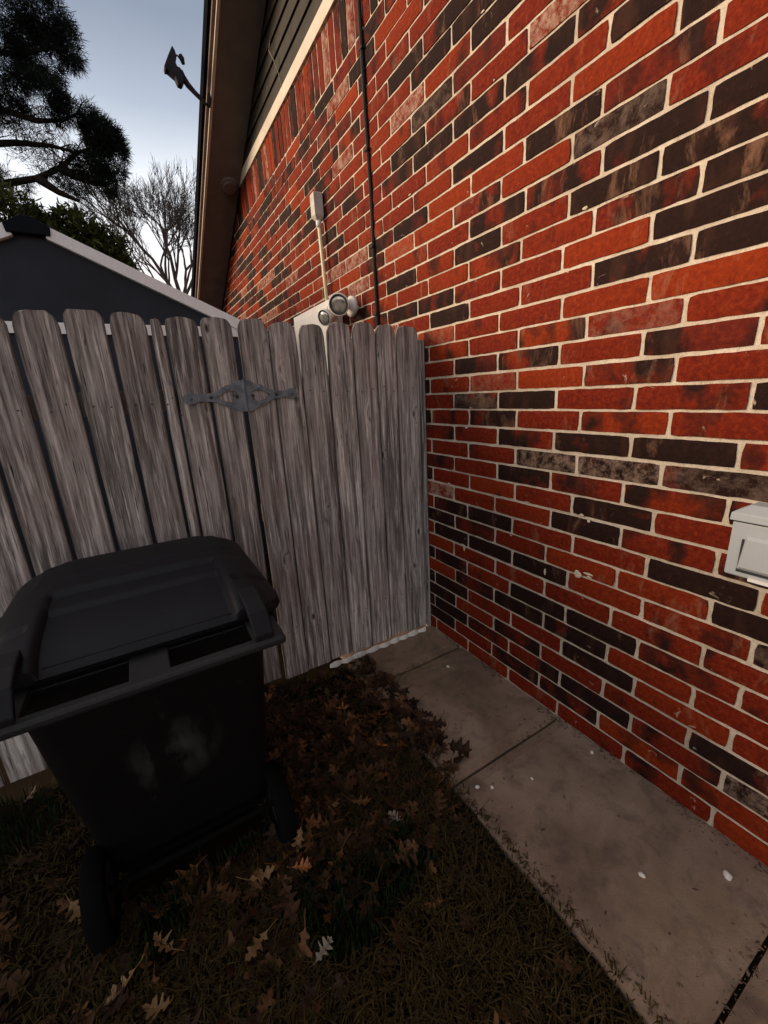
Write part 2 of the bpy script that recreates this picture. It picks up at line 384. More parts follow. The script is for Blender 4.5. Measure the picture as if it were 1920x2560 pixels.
for c in range(0, 41):
    y_first = .004 if c % 2 == 0 else -.1888
    seq = codes.get(c, '')
    wob = .0012*math.sin(c*1.7)
    jit = [rb.uniform(-.009, .009) for _ in range(60)]
    for n_ in range(-19, 16):
        a1 = y_first - n_*BL + jit[n_+25]*(1 if c not in (14, 15, 16, 17) else .4); a0 = y_first - (n_+1)*BL + jit[n_+26]*(1 if c not in (14, 15, 16, 17) else .4)
        if a0 > YFAR-.05 or a1 < YBACK: continue
        a1 = min(a1, YFAR-.01); z0 = c*CH
        mid = (a0+a1)/2
        if z0 + .02 > roof_z(mid)+.06: continue
        if 0 <= n_ < len(seq): code = seq[n_]
        else: code = rb.choices('RRRRROBBBBDDMLMP', k=1)[0] if rb.random() < .995 else 'G'
        if mid > 0 and code == 'D' and rb.random() < .35: code = 'B'
        t = tint_of(code)
        brick(a0+JT/2+.0012, a1-JT/2-.0012, z0+JT/2-.0005+wob, z0+CH-JT/2+.0005+wob, t, rb.uniform(.0050, .0085))
# soldier course of upright bricks
y = YFAR; 
while y > YBACK:
    w_ = CH + rb.uniform(-.003, .003)
    if SILL + .05 < roof_z(y-w_/2)+.05:
        brick(y-w_+JT/2, y-JT/2, SILL+JT/2, SOLD-.004, tint_of(rb.choices('RRRBBDOMP', k=1)[0]), rb.uniform(.005, .0085))
    y -= w_
fix(bm_.build('brick_wall', MAT_BRICK, house), house)
# mortar behind the bricks (its face close to flush), pieced so it stops at the soffit
mo = MB()
ny = 360; 
nz = 16
for j in range(ny+1):
    y = YBACK + (YFAR-YBACK)*j/ny; top = min(SOLD, roof_z(y)+.02)
    for i in range(nz+1):
        z = -.12 + (top+.12)*i/nz
        mo.vert((-.0006 + .0010*noise.noise(Vector((y*9, z*9, 0))), y, z))
for j in range(ny):
    for i in range(nz): a = j*(nz+1)+i; mo.f.append((a, a+1, a+nz+2, a+nz+1))
# mortar splashes left on the brick faces
lm = mo; rl_ = random.Random(4)
def lump(y, z, ry, rz, h):
    lm.loft([[(-.006-h*t, y+math.cos(a)*ry*q*(1+.3*noise.noise(Vector((a, y*9, z*9)))), z+math.sin(a)*rz*q*(1+.3*noise.noise(Vector((y*7, a, z))))) for a in [2*math.pi*j/12 for j in range(12)]] for t, q in ((0, 1), (.6, .82), (.92, .45), (1, .1))])
for a_ in ((-.565, .655, .018, .008, .006), (-.575, .640, .008, .016, .005), (-1.255, .735, .018, .020, .003), (-1.30, .752, .024, .007, .003), (-1.10, .690, .006, .018, .003)): lump(*a_)
for _ in range(60):
    c_ = rl_.randrange(2, 40); y = rl_.uniform(-2.2, 3); z = c_*CH + rl_.choice((-.009, .008)); 
    if z < roof_z(y)-.1: lump(y, z, rl_.uniform(.004, .014), rl_.uniform(.003, .006), rl_.uniform(.001, .004))
fix(mo.build('mortar', MAT_MORTAR, bpy.data.objects['brick_wall'], smooth=True), house).location = (0, 0, 0)
# other faces of the house body
hb = MB()
hb.box((.05, YBACK, -.12), (8, YBACK+.1, 2.3)); hb.box((.05, YFAR-.1, -.12), (8, YFAR, 2.3)); hb.box((7.9, YBACK+.1, -.12), (8, YFAR-.1, 2.3))
hb.box((.0, YFAR-.004, -.12), (.05, YFAR, 2.3)); 
fix(hb.build('outer_wall', MAT_SOFFIT, house), house)
# trim board over the soldier course and lap siding above
tr = MB(); yl = 3.32 + (3.39-SOLD)/.5
tr.box((-.022, -3.6, SOLD), (.03, yl+.02, SOLD+.088))
fix(tr.build('trim_board', MAT_TRIMW, house, bevel=.003), house)
sdg = MB(); z = SOLD+.088; lap = .115
while z < rake(YRIDGE)+.1:
    ya = 3.32 + (3.39-z)/.5 + .25; yb = 2*YRIDGE - ya
    if ya > yb: sdg.loft([[(-.004, yb, z+lap+.01), (-.020, yb, z), (.03, yb, z), (.03, yb, z+lap+.01)], [(-.004, ya, z+lap+.01), (-.020, ya, z), (.03, ya, z), (.03, ya, z+lap+.01)]])
    z += lap
fix(sdg.build('lap_siding', MAT_SIDING, house), house)
# rake soffit, fascia strips, roof: swept along the slope
def slope_box(mb, x0, x1, d0, d1, ya, yb):
    k = 1
    pts = lambda y, fn: [(x0, y, fn(y)+d0), (x1, y, fn(y)+d0), (x1, y, fn(y)+d1), (x0, y, fn(y)+d1)]
    mb.loft([pts(ya, roof_z), pts(YRIDGE, roof_z), pts(yb, roof_z)])
for nm, mt, x0, x1, d0, d1, ya, yb in (
        ('soffit', MAT_SOFFIT, -.335, -.0235, 0, .03, YFAR+.35, YBACK-.3),
        ('fascia', MAT_TRIMW, -.358, -.335, -.012, .15, YFAR+.35, YBACK-.3),
        ('fascia_backing', MAT_PINKTRIM, -.382, -.358, .020, .155, YFAR+.35, YBACK-.3),
        ('drip_edge', MAT_BLACKTRIM, -.405, -.382, .055, .175, YFAR+.37, YBACK-.32),
        ('roof', MAT_SHINGLE, -.382, 8.3, .156, .20, YFAR+.40, YBACK-.35)):
    b_ = MB(); slope_box(b_, x0, x1, d0, d1, ya, yb); fix(b_.build(nm, mt, house), house)
b_ = MB(); b_.box((.03, YBACK, 2.2), (.04, YFAR, 2.3)); 

# soffit light
sl = empty('soffit_lamp', (-.125, 2.87, rake(2.87)), 'small round dark fixture on the brown soffit under the roof edge', 'light fixture')
nrm = Vector((0, -.5, -1)).normalized(); tx = Vector((1, 0, 0)); ty = nrm.cross(tx)
def disc(mb, cx, r, h0, h1, n=28):
    mb.loft([[Vector(cx) + nrm*h + (tx*math.cos(t)+ty*math.sin(t))*r_ for t in [2*math.pi*k/n for k in range(n)]] for h, r_ in ((h0, r), (h1*.75+h0*.25, r), (h1, r*.9))])
a = MB(); disc(a, (0, 0, 0), .090, -.004, .018); o = a.build('base_ring', MAT_SOFFIT, sl)
a = MB(); disc(a, (0, 0, 0), .068, .018, .045); a.build('cover', simple('dull_fixture_glass', (.13, .11, .10), .4, .1), sl)

# ================================================================ FENCE AND GATE
YF = -.25
def picket(mb, x0, x1, top, seed, z0=.045, T=.017, y=YF, notch=.030, opn=(0, 0)):
    rw = random.Random(seed); s_ = rw.random(); notch *= rw.uniform(.65, 1.25); shr = rw.uniform(.7, 1.15); tl, tr_ = rw.uniform(.6, 1.3), rw.uniform(.6, 1.3); cup = rw.uniform(-.003, .004); bow = rw.uniform(-.004, .004); lean = rw.uniform(-.002, .002)
    zs = [z0, z0+.01, .3, .6, .9, 1.2, 1.56, top-notch*1.5, top-notch*.95, top-notch*.5, top-notch*.15, top]
    sh = [0, 0, 0, 0, 0, 0, 0, 0, .05, .13, .25, .36]
    rings = []
    for z, k in zip(zs, sh):
        w = x1-x0; l = x0 + w*k*.55*shr*tl + .0012*noise.noise(Vector((seed, z*4, 0))); r = x1 - w*k*.55*shr*tr_ + .0012*noise.noise(Vector((seed, z*4, 5)))
        yy = y + bow*math.sin(z*1.7) + lean*z; mx = (l+r)/2
        if z > 1.5: l += opn[0]*(z-1.5)/.3; r -= opn[1]*(z-1.5)/.3
        if z == top: zt = [rw.uniform(-.004, .002), rw.uniform(-.003, .005), rw.uniform(0, .006), 0, rw.uniform(-.004, .003)]
        else: zt = [0]*8
        e_ = .008
        q = [(l, yy+.001, z+zt[0]-.001), (l+e_, yy-cup*.3, z+zt[0]), (l*.66+r*.34, yy-cup*.7, z+zt[1]), (mx*.7+r*.3, yy-cup, z+zt[2]), (r-e_, yy-cup*.3, z+zt[4]), (r, yy+.0015, z+zt[4]-.001), (r, yy+T, z+zt[4]), (mx, yy+T, z+zt[2]), (l, yy+T, z)]
        rings.append(q)
    i0 = len(mb.v); mb.loft(rings)
    for zn in (.30, 1.50):
        for xn in (x0+(x1-x0)*.27, x0+(x1-x0)*.73):
            xn += rw.uniform(-.008, .008); z_ = zn+rw.uniform(-.02, .02); r_ = .0035
            yy = y + bow*math.sin(z_*1.7) + lean*z_ - max(cup, 0) - .0012; b0 = len(mb.v)
            for j in range(8): mb.vert((xn+math.cos(j*.785)*r_, yy, z_+math.sin(j*.785)*r_))
            mb.f.append(tuple(range(b0+7, b0-1, -1)))
            for q_ in range(b0, b0+8): mb.c[q_] = (.9, 0, s_, 1)
    nb = len(mb.v)-32
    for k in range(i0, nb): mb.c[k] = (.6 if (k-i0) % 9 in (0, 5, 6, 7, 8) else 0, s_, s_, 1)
gate = empty('wooden_gate', (-.5, YF, 0), 'grey weathered picket gate hung beside the brick wall', 'gate')
gx = [-.984, -.852, -.717, -.579, -.440, -.307, -.187, -.040]
gt = [1.812, 1.802, 1.797, 1.808, 1.812, 1.808, 1.803]
gg = [.0035, .0014, .0018, .0016, .0016, .0014, .0018, .002]
go = [0, .001, .009, .008, .004, .002, .005, 0]
pk = MB()
for i in range(7):
    a, b = gx[i], gx[i+1]; picket(pk, a+gg[i], b-gg[i+1], gt[i]+.006, 100+i, z0=.020+.006*((i*7) % 3), notch=.030, opn=(go[i], go[i+1]))
fix(pk.build('picket_panel', MAT_WOOD, gate, smooth=False), gate)
rl = MB()
for z in (.30, .95, 1.50): rl.box((-.975, YF+.020, z-.045), (-.045, YF+.058, z+.045))
rl.loft([[(-.97, YF+.059, .25), (-.89, YF+.059, .25), (-.89, YF+.085, .25), (-.97, YF+.085, .25)], [(-.17, YF+.059, 1.55), (-.09, YF+.059, 1.55), (-.09, YF+.085, 1.55), (-.17, YF+.085, 1.55)]])
fix(rl.build('gate_rail', MAT_RAIL, gate), gate)
# ornamental strap hinge, left leaf on the fence and right leaf on the gate
hx, hz = -.992, 1.503
def leaf_outline(sx, L):
    pts = [(0, .066), (.018, .067), (.040, .052), (.070, .046), (.095, .030), (.125, .021), (.155, .015), (L-.055, .015), (L-.045, .024), (L-.022, .026), (L-.004, .012), (L, 0)]
    pts = pts + [(x, -z) for x, z in reversed(pts[:-1])]
    return pts
def ring_holes():
    pass
hinge_parts = []
for sx, L, yo in ((-1, .245, -.012), (1, .235, -.012)):
    # plate with a tear-drop opening: built from an upper arm, a lower arm and the solid strap tip
    q = MB()
    fn = lambda x, z, t, sx=sx: (hx+sx*(x+.006), YF-.006-t, hz+z)
    up_o = [(0, .066), (.018, .067), (.040, .052), (.070, .046), (.095, .030), (.112, .022)]
    up_i = [(.112, .0), (.100, .006), (.078, .018), (.052, .024), (.030, .020), (.022, .0)]
    q.prism(up_o + up_i + [(0, 0)], fn, 0, .005)
    lo_o = [(x, -z) for x, z in up_o]; lo_i = [(x, -z) for x, z in up_i]
    q.prism(lo_o + lo_i + [(0, 0)], fn, 0, .0046)
    q.prism([(.112, .022), (.140, .017), (L-.055, .014), (L-.045, .022), (L-.022, .025), (L-.005, .013), (L, 0), (L-.005, -.013), (L-.022, -.025), (L-.045, -.022), (L-.055, -.014), (.140, -.017), (.112, -.022)], fn, 0, .005)
    o = q.build('hinge_leaf', MAT_ZINC, gate); fix(o, gate)
    for bx, bz in ((L-.03, 0), (.135, 0), (.062, .034), (.062, -.034), (.028, .0)):
        k = MB(); k.loft([[(hx+sx*(bx+.006)+math.cos(t)*r_, YF-.006-d, hz+bz+math.sin(t)*r_) for t in [2*math.pi*j/10 for j in range(10)]] for d, r_ in ((.0, .0075), (.007, .0075), (.0105, .0045))])
        w = k.build('bolt', MAT_RUST if bx in (.135, .028) else MAT_ZINC, o)
kn = MB(); kn.tube([(hx, YF-.011, hz-.066), (hx, YF-.011, hz+.068)], .0075, 10)
o = kn.build('hinge_knuckle', MAT_ZINC, gate); fix(o, gate)

fence = empty('wooden_fence', (-2.2, YF, 0), 'grey weathered picket fence left of the gate hinge, behind the bin', 'fence')
fx = [-1.000, -1.132, -1.263, -1.314, -1.450, -1.587, -1.732, -1.868, -2.005]
ft = [1.818, 1.812, 1.806, 1.822, 1.826, 1.818, 1.808, 1.812]
pk = MB()
for i in range(8): picket(pk, fx[i+1]+(.006 if i < 3 else .0075), fx[i]-(.005 if i < 3 else .008), ft[i], 200+i)
x = -2.005; i = 0
rf = random.Random(3)
while x > -5.4:
    picket(pk, x-.1375+.008, x-.008, 1.81+rf.uniform(-.01, .012), 300+i); x -= .1415; i += 1
fix(pk.build('picket_panel', MAT_WOOD, fence), fence)
rl = MB()
for z in (.30, 1.50): rl.box((-5.4, YF+.022, z-.045), (-1.10, YF+.060, z+.045))
fix(rl.build('fence_rail', MAT_RAIL, fence), fence)
for px_ in (-1.195, -3.45):
    p = MB(); p.box((px_-.045, YF+.021 if px_ > -2 else YF+.061, -.4), (px_+.045, YF+.11 if px_ > -2 else YF+.15, 1.74)); fix(p.build('fence_post', MAT_RAIL, fence), fence)
sp = empty('gate_stop_post', (-.02, YF, 0), 'narrow grey post between gate and brick wall', 'post')
p = MB(); p.loft([[(-.034, YF-.006, z), (-.0115, YF-.008, z), (-.0115, YF+.09, z), (-.034, YF+.09, z)] for z in (-.02, .6, 1.2, 1.745)]); o = p.build('post_board', MAT_WOOD, sp); fix(o, sp)
p = MB(); p.box((-.0112, YF+.0, -.02), (-.0015, YF+.085, 1.735)); fix(p.build('filler_strip', MAT_RAIL, sp), sp)

# light showing under the gate, modelled as a white wavy strip
ed = MB(); top = []; L = .66; n_ = 88
def edp(t, h, th):
    w = abs(math.sin(t*math.pi*8.5 + .5*math.sin(t*9)))
    return Vector((-.735 + L*t, YF-.020-.014*w - th, .003 + h*(.020+.014*w+.004*math.sin(t*31))))
ed.loft([[edp(i/n_, 0, 0), edp(i/n_, 1, 0), edp(i/n_, 1, .005), edp(i/n_, .1, .009)] for i in range(n_+1)])
tag(ed.build('gate_gap_light', MAT_GAPLIGHT, smooth=False), 'white wavy strip standing in for the light gap under the gate', 'light strip')

# ================================================================ BIN
BX, BY = -1.51, -.83
binr = empty('wheeled_bin', (BX, BY, 0), 'large black wheeled rubbish bin with closed domed lid in front of the fence', 'rubbish bin')
def rrect(hx_, y0, y1, r, z, n=5):
    pts = []
    for cx_, cy_, a0 in ((hx_-r, y1-r, 0), (-hx_+r, y1-r, 90), (-hx_+r, y0+r, 180), (hx_-r, y0+r, 270)):
        for k in range(n+1): a = R(a0+90*k/n); pts.append((cx_+r*math.cos(a), cy_+r*math.sin(a), z))
    return pts
bd = MB()
bd.loft([rrect(.246, -.085, .26, .05, .055), rrect(.250, -.10, .27, .05, .10), rrect(.270, -.17, .30, .055, .40), rrect(.294, -.245, .345, .06, .80), rrect(.302, -.26, .36, .06, .895), rrect(.318, -.28, .378, .07, .90), rrect(.318, -.28, .378, .07, .935)])
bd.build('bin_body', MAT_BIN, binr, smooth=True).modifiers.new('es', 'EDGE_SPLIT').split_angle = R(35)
# back rim ledge that carries the handle
rm = MB(); rm.loft([rrect(.300, -.292, -.22, .02, .850, 3), rrect(.318, -.300, -.22, .02, .90, 3)]); rm.build('rim_ledge', MAT_BIN, binr, bevel=.004)
# lid: domed with raised centre panel
ld = MB(); NX, NY = 110, 96
def lid_z(u, v):   # u -1..1 across, v 0 back .. 1 front
    e_ = max(0, 1-abs(u)**6) * max(0, 1-abs(2*v-1)**8)
    z = .945 + .058*e_*(1-.30*(2*v-1.15)**2)
    f = lambda t: max(0, min(1, t))
    mid = f((.645-abs(u))/.03)
    z -= .015*mid * f((.47-v)/.03)                                       # recessed middle panel
    z -= .010*mid * f((.33-v)/.02)                                       # second step in it
    z += .003*f((abs(u)-.66)/.02) * f((.90-abs(u))/.06) * f((.47-v)/.05) # raised shoulders beside it
    z -= .012*f((abs(u)-.70)/.02) * f((.97-abs(u))/.03) * f(1-abs(v-.20)/.03)
    z += .006*f((.80-abs(u))/.03) * f((v-.56)/.03) * f((.90-v)/.05)
    return z
idx = {}
for j in range(NY+1):
    for i in range(NX+1):
        u = -1+2*i/NX; v = j/NY
        x_ = u*.338; y_ = -.300 + v*.700
        # round the front corners strongly, the back ones a little
        rcf, rcb = .15, .05
        yy0, yy1 = -.300, .400
        for (cy_, rc, sg) in ((yy1, rcf, 1), (yy0, rcb, -1)):
            dy = rc - (cy_-y_)*sg; dx = rc - (.338-abs(x_))
            if dy > 0 and dx > 0:
                q = max(dx, dy); l_ = math.hypot(dx, dy)
                s2 = q/l_; x_ = math.copysign(.338-rc+dx*s2, x_); y_ = cy_ - sg*(rc-dy*s2)
        idx[i, j] = ld.vert((x_, y_, lid_z(u, v)))
for j in range(NY):
    for i in range(NX): ld.f.append((idx[i, j], idx[i+1, j], idx[i+1, j+1], idx[i, j+1]))
ring = [(i, 0) for i in range(NX+1)] + [(NX, j) for j in range(1, NY+1)] + [(i, NY) for i in range(NX-1, -1, -1)] + [(0, j) for j in range(NY-1, 0, -1)]
prev = [idx[k] for k in ring]
for dz, sc in ((-.022, 1.012), (-.032, 1.0)):
    low = [ld.vert((ld.v[k][0]*sc, .05+(ld.v[k][1]-.05)*sc, .945+dz)) for k in [idx[r_] for r_ in ring]]
    for k in range(len(ring)): q = (k+1) % len(ring); ld.f.append((prev[k], low[k], low[q], prev[q]))
    prev = low
lid = ld.build('lid', MAT_LID, binr, smooth=True); lid.modifiers.new('es', 'EDGE_SPLIT').split_angle = R(38)
# rim shelf along the back with two long slots open between bar and lid; the outer strip is the handle
MAT_RIM = bin_mat('skylit_grey_rim_plastic', (.018, .018, .020), 0, .5)  # skylight caught by the handle rim, painted in as a lighter grey
hbm = MB()
hbm.box((-.318, -.425, .882), (.306, -.392, .906)); hbm.build('handle_bar', MAT_RIM, binr, bevel=.008)
for x0_, x1_ in ((-.318, -.232), (-.042, .042), (.232, .306)):
    k = MB(); k.box((x0_, -.395, .884), (x1_, -.285, .904)); k.build('handle_lug', MAT_RIM, binr, bevel=.003)
for x_ in (-.255, .255):     # hinge straps of the lid reach over to the bar
    k = MB(); w = .024
    k.loft([[(x_-w, y_, z_-.010), (x_+w, y_, z_-.010), (x_+w, y_, z_+.010), (x_-w, y_, z_+.010)] for y_, z_ in ((-.26, .978), (-.32, .972), (-.375, .955), (-.414, .912))])
    k.build('hinge_strap', MAT_LID, binr, bevel=.004)
ax_ = MB(); ax_.tube([(-.285, -.165, .117), (.285, -.165, .117)], .010, 8); ax_.build('axle', MAT_TYRE, binr)
for x_ in (-.265, .265):
    k = MB(); n_ = 32; sg = 1 if x_ > 0 else -1
    prof = [(-.028, .085), (-.028, .115), (-.020, .127), (.020, .127), (.028, .115), (.028, .085)]
    k.loft([[(x_+dx, -.165+math.cos(t)*r_, .127-.010+math.sin(t)*r_) for dx, r_ in prof] for t in [2*math.pi*j/n_ for j in range(n_+1)]], caps=False)
    wh = k.build('wheel', MAT_TYRE, binr, smooth=True)
    k = MB(); k.loft([[(x_+dx, -.165+math.cos(t)*r_, .117+math.sin(t)*r_) for t in [2*math.pi*j/20 for j in range(20)]] for dx, r_ in ((-.018*sg, .086), (.020*sg, .086), (.014*sg, .05), (.030*sg, .03), (.030*sg, .012))])
    k.build('wheel_rim', simple('grey_wheel_rim', (.03, .033, .033), .5, .2), wh)
ft_ = MB(); ft_.box((-.15, .16, -.02), (.15, .24, .06)); ft_.build('front_foot', MAT_BIN, binr, bevel=.01)

# ================================================================ WALL FITTINGS
# thick black cable
cb = MB(); pts = [(-.014+.003*math.sin(z*3.1), .221+.005*math.sin(z*2.3)+.002*math.sin(z*9), z) for z in [1.2+.12*i for i in range(22)]]
pts += [(-.045, .221, 3.86)]
cb.tube(pts, .0115, 8)
cbo = cb.build('cable_sheath', MAT_BLACKC); cbr = empty('black_cable', (0, .22, 1.2), 'thick black cable running straight down the brick wall', 'cable'); cbo.parent = cbr; fix(cbo, cbr)
for z in (1.95, 2.32, 2.80, 3.25):
    k = MB(); k.box((-.029, .205, z-.006), (.002, .238, z+.006)); fix(k.build('cable_clip', MAT_BLACKC, cbr), cbr)
# white electrical panel with conduit
pn = empty('electrical_panel', (-.05, 1.03, 1.1), 'white metal electrical panel on the brick wall, just behind the gate pickets', 'electrical panel')
k = MB(); k.box((-.105, .72, 1.05), (-.002, 1.45, 2.13)); fix(k.build('cabinet', MAT_WHITEM, pn, bevel=.004), pn)
k = MB(); k.box((-.113, .74, 1.09), (-.105, 1.43, 2.09)); o = k.build('panel_door', MAT_WHITEM, pn, bevel=.002); fix(o, pn)
k = MB(); k.box((-.125, .78, 1.55), (-.113, .80, 1.63)); k.build('latch', MAT_ZINC, o)
cd = empty('conduit', (-.05, .87, 2.1), 'pale vertical conduit with a box-shaped head above the twin floodlight', 'conduit')
k = MB(); k.tube([(-.045, .87, 2.05), (-.045, .885, 2.30), (-.045, .895, 2.50), (-.045, .905, 2.655)], .0125, 12); fix(k.build('pipe', MAT_CONDUIT, cd, smooth=True), cd)
k = MB(); k.tube([(-.045, .904, 2.63), (-.045, .906, 2.675)], .019, 12); fix(k.build('coupling', MAT_WHITEM, cd, smooth=True), cd)
k = MB(); k.loft([[(-.065, .890, 2.672), (-.02, .890, 2.672), (-.02, .925, 2.672), (-.065, .925, 2.672)], [(-.080, .875, 2.70), (-.012, .875, 2.70), (-.012, .945, 2.70), (-.080, .945, 2.70)], [(-.080, .875, 2.83), (-.012, .875, 2.83), (-.012, .945, 2.83), (-.080, .945, 2.83)], [(-.070, .885, 2.842), (-.012, .885, 2.842), (-.012, .938, 2.842), (-.070, .938, 2.842)]])
fix(k.build('conduit_head', simple('weathered_grey_head', (.50, .47, .43), .6, .25, 20), cd, bevel=.003), cd)
# twin floodlight
fl = empty('twin_floodlight', (0, .56, 2.06), 'white twin-head floodlight with two round lamps just above the gate pickets', 'floodlight')
k = MB(); k.tube([(-.002, .54, 2.055), (-.030, .54, 2.055), (-.042, .54, 2.055)], [.066, .064, .045], 24); fix(k.build('base_plate', MAT_WHITEM, fl, smooth=True), fl)
def lamp(c, d, r, piv):
    c = Vector(c); d = Vector(d).normalized()
    a = d.orthogonal().normalized(); b = d.cross(a)
    def rings(prof, n=28): return [[c + d*h + (a*math.cos(t)+b*math.sin(t))*q for t in [2*math.pi*j/n for j in range(n)]] for h, q in prof]
    k = MB(); k.loft(rings([(-.135, r*.40), (-.125, r*.55), (-.07, r*.60), (-.045, r*.86), (-.01, r*1.02), (.006, r*1.04), (.006, r*.90), (-.006, r*.88)]))
    hd = k.build('lamp_head', MAT_WHITEM, fl, smooth=True); fix(hd, fl)
    k = MB(); k.loft(rings([(-.0055, r*.88), (-.001, r*.88), (.006, r*.62), (.009, r*.30), (.0095, r*.05)])); k.build('lamp_glass', MAT_LENS, hd, smooth=True)
    k = MB(); k.loft(rings([(-.004, r*.90), (.0085, r*.92), (.0085, r*.83), (-.004, r*.81)]) , caps=False); k.build('rubber_ring', MAT_GASKET, hd, smooth=True)
    k = MB(); k.tube([piv, c - d*.10 + Vector((0, 0, -.01)), c - d*.08], [.014, .013, .012], 10); fix(k.build('swivel_arm', MAT_WHITEM, fl, smooth=True), fl)
lamp((-.155, .455, 2.045), (-.60, -.70, -.28), .066, (-.042, .53, 2.055))
lamp((-.175, .655, 2.000), (-.85, -.42, -.30), .052, (-.042, .56, 2.05))
# grey junction box, right
jb = empty('junction_box', (-.04, -1.85, 1.03), 'pale grey plastic utility box with lid fixed to the brick wall, cut by the frame', 'utility box')
Y0, Y1 = -1.985, -1.743
k = MB(); k.loft([rr_ for rr_ in [[(x_, y_, z_) for x_, y_ in ((-.002, Y0+i_), (-.078+i_*.4, Y0+i_), (-.078+i_*.4, Y1-i_), (-.002, Y1-i_))] for z_, i_ in ((.940, .006), (.945, .003), (1.095, .003))]])
fix(k.build('box_body', MAT_GREYPL, jb, bevel=.004), jb)
k = MB(); k.loft([[(-.002, Y0-.003, 1.099), (-.084, Y0-.003, 1.099), (-.084, Y1+.003, 1.099), (-.002, Y1+.003, 1.099)], [(-.002, Y0-.002, 1.120), (-.083, Y0-.002, 1.120), (-.083, Y1+.002, 1.120), (-.002, Y1+.002, 1.120)],
                  [(-.002, Y0+.028, 1.140), (-.050, Y0+.028, 1.140), (-.050, Y1-.028, 1.140), (-.002, Y1-.028, 1.140)]])
lo_ = k.build('box_lid', MAT_GREYPL, jb, bevel=.002); fix(lo_, jb)
k = MB(); k.box((-.046, -1.845, 1.136), (-.026, -1.815, 1.146)); k.build('latch', MAT_GASKET, lo_)
k = MB(); k.box((-.076, Y0+.004, 1.094), (-.004, Y1-.004, 1.100)); fix(k.build('seam', MAT_GASKET, jb), jb)
# recessed front panel: frame bars round a set-back face
k = MB()
k.loft([[(-.0785, Y0+.030, .962), (-.0785, Y1-.030, .962), (-.0785, Y1-.038, 1.062), (-.0785, Y0+.038, 1.062)], [(-.0865, Y0+.036, .972), (-.0865, Y1-.038, .972), (-.0865, Y1-.046, 1.052), (-.0865, Y0+.046, 1.052)]])
fix(k.build('raised_panel', MAT_GREYPL, jb, bevel=.002), jb)
k = MB(); k.box((-.0795, Y0+.028, .9555), (-.0782, Y1-.030, .9640)); k.box((-.0795, Y1-.036, .964), (-.0782, Y1-.031, 1.05)); fix(k.build('panel_shade_strip', MAT_GASKET, jb), jb)  # dark strips stand in for the shadow below and beside the panel
k = MB(); k.box((-.082, Y0+.03, .9365), (-.060, Y1-.06, .946)); fix(k.build('label_strip', MAT_WHITEM, jb), jb)
k = MB(); k.tube([(-.079, -1.86, .951), (-.083, -1.86, .951)], .004, 10); fix(k.build('screw', MAT_GASKET, jb), jb)

# loose thin wire hanging out of the siding
k = MB(); k.tube([(-.025, 1.55, 4.05), (-.06, 1.50, 3.95), (-.05, 1.44, 3.86), (-.03, 1.42, 3.77), (-.024, 1.41, 3.70)], .003, 6)
tag(k.build('loose_wire', simple('tan_wire', (.26, .22, .15), .7)), 'thin loose wire hanging over the dark siding above the cream trim', 'wire')

# antenna mast on the roof edge
an = empty('roof_antenna', (-.36, 2.2, rake(2.2)+.2), 'dark antenna on a curved mast standing at the roof edge against the sky', 'antenna')
k = MB(); k.tube([(-.30, 2.2, rake(2.2)+.19), (-.385, 2.2, 3.885), (-.425, 2.2, 3.915), (-.48, 2.2, 3.955), (-.525, 2.2, 3.995), (-.555, 2.2, 4.035), (-.572, 2.2, 4.07)], [.017, .017, .017, .018, .022, .024, .025], 10)
fix(k.build('mast', MAT_ANT, an, smooth=True), an)
k = MB(); k.prism([(-.607, 4.215), (-.590, 4.185), (-.585, 4.15), (-.600, 4.11), (-.590, 4.085), (-.570, 4.085), (-.555, 4.05), (-.555, 4.00), (-.575, 3.97), (-.605, 3.975), (-.620, 4.015), (-.655, 4.035), (-.672, 4.045), (-.688, 4.040), (-.690, 4.065), (-.650, 4.14)], lambda x, z, t: (x, 2.2+t, z), -.03, .04)
fix(k.build('antenna_bracket', MAT_ANT, an, bevel=.006), an)
k = MB(); k.tube([(-.594, 2.2, 4.172), (-.572, 2.2, 4.172), (-.556, 2.2, 4.155)], .006, 8); fix(k.build('feed_arm', MAT_ANT, an), an)
k = MB(); k.tube([(-.556, 2.18, 4.178), (-.546, 2.19, 4.158), (-.536, 2.2, 4.125)], [.012, .021, .012], 12); fix(k.build('feed_head', MAT_ANT, an, smooth=True), an)

# ================================================================ SHED
sh = empty('storage_shed', (-1.80, 1.8, 0), 'dark slate blue shed gable with white edge trim behind the fence', 'shed')
PX, PZ, SL, HW = -1.80, 2.745, .45, 1.55
def sx(x): return PZ - SL*abs(x-PX)
k = MB(); gpoly = [(PX-HW, -.05), (PX+HW, -.05), (PX+HW, sx(PX+HW)-.02), (PX, PZ-.02), (PX-HW, sx(PX+HW)-.02)]
k.prism(gpoly, lambda x, z, t: (x, 1.84+t, z), 0, 2.2)
fix(k.build('shed_wall', MAT_SHED, sh), sh)
for sgn in (-1, 1):
    k = MB(); a = .068
    p0, p1 = PX+sgn*.125, PX+sgn*(HW+.10)
    poly = [(p0, sx(p0)+.015), (p1, sx(p1)+.015), (p1-sgn*.02, sx(p1)-.070), (p0-sgn*.035, sx(p0-sgn*.035)-.070)]
    k.prism(poly if sgn > 0 else poly[::-1], lambda x, z, t: (x, 1.79+t, z), 0, .045); fix(k.build('edge_trim', MAT_SHEDTRIM, sh, bevel=.002), sh)
    k = MB(); poly = [(PX, PZ-.035), (p1, sx(p1)-.020), (p1, sx(p1)+.006), (PX, PZ+.006)]
    k.prism(poly if sgn > 0 else poly[::-1], lambda x, z, t: (x, 1.836+t, z), 0, 2.3); fix(k.build('shed_roof', MAT_SHEDCAP, sh), sh)
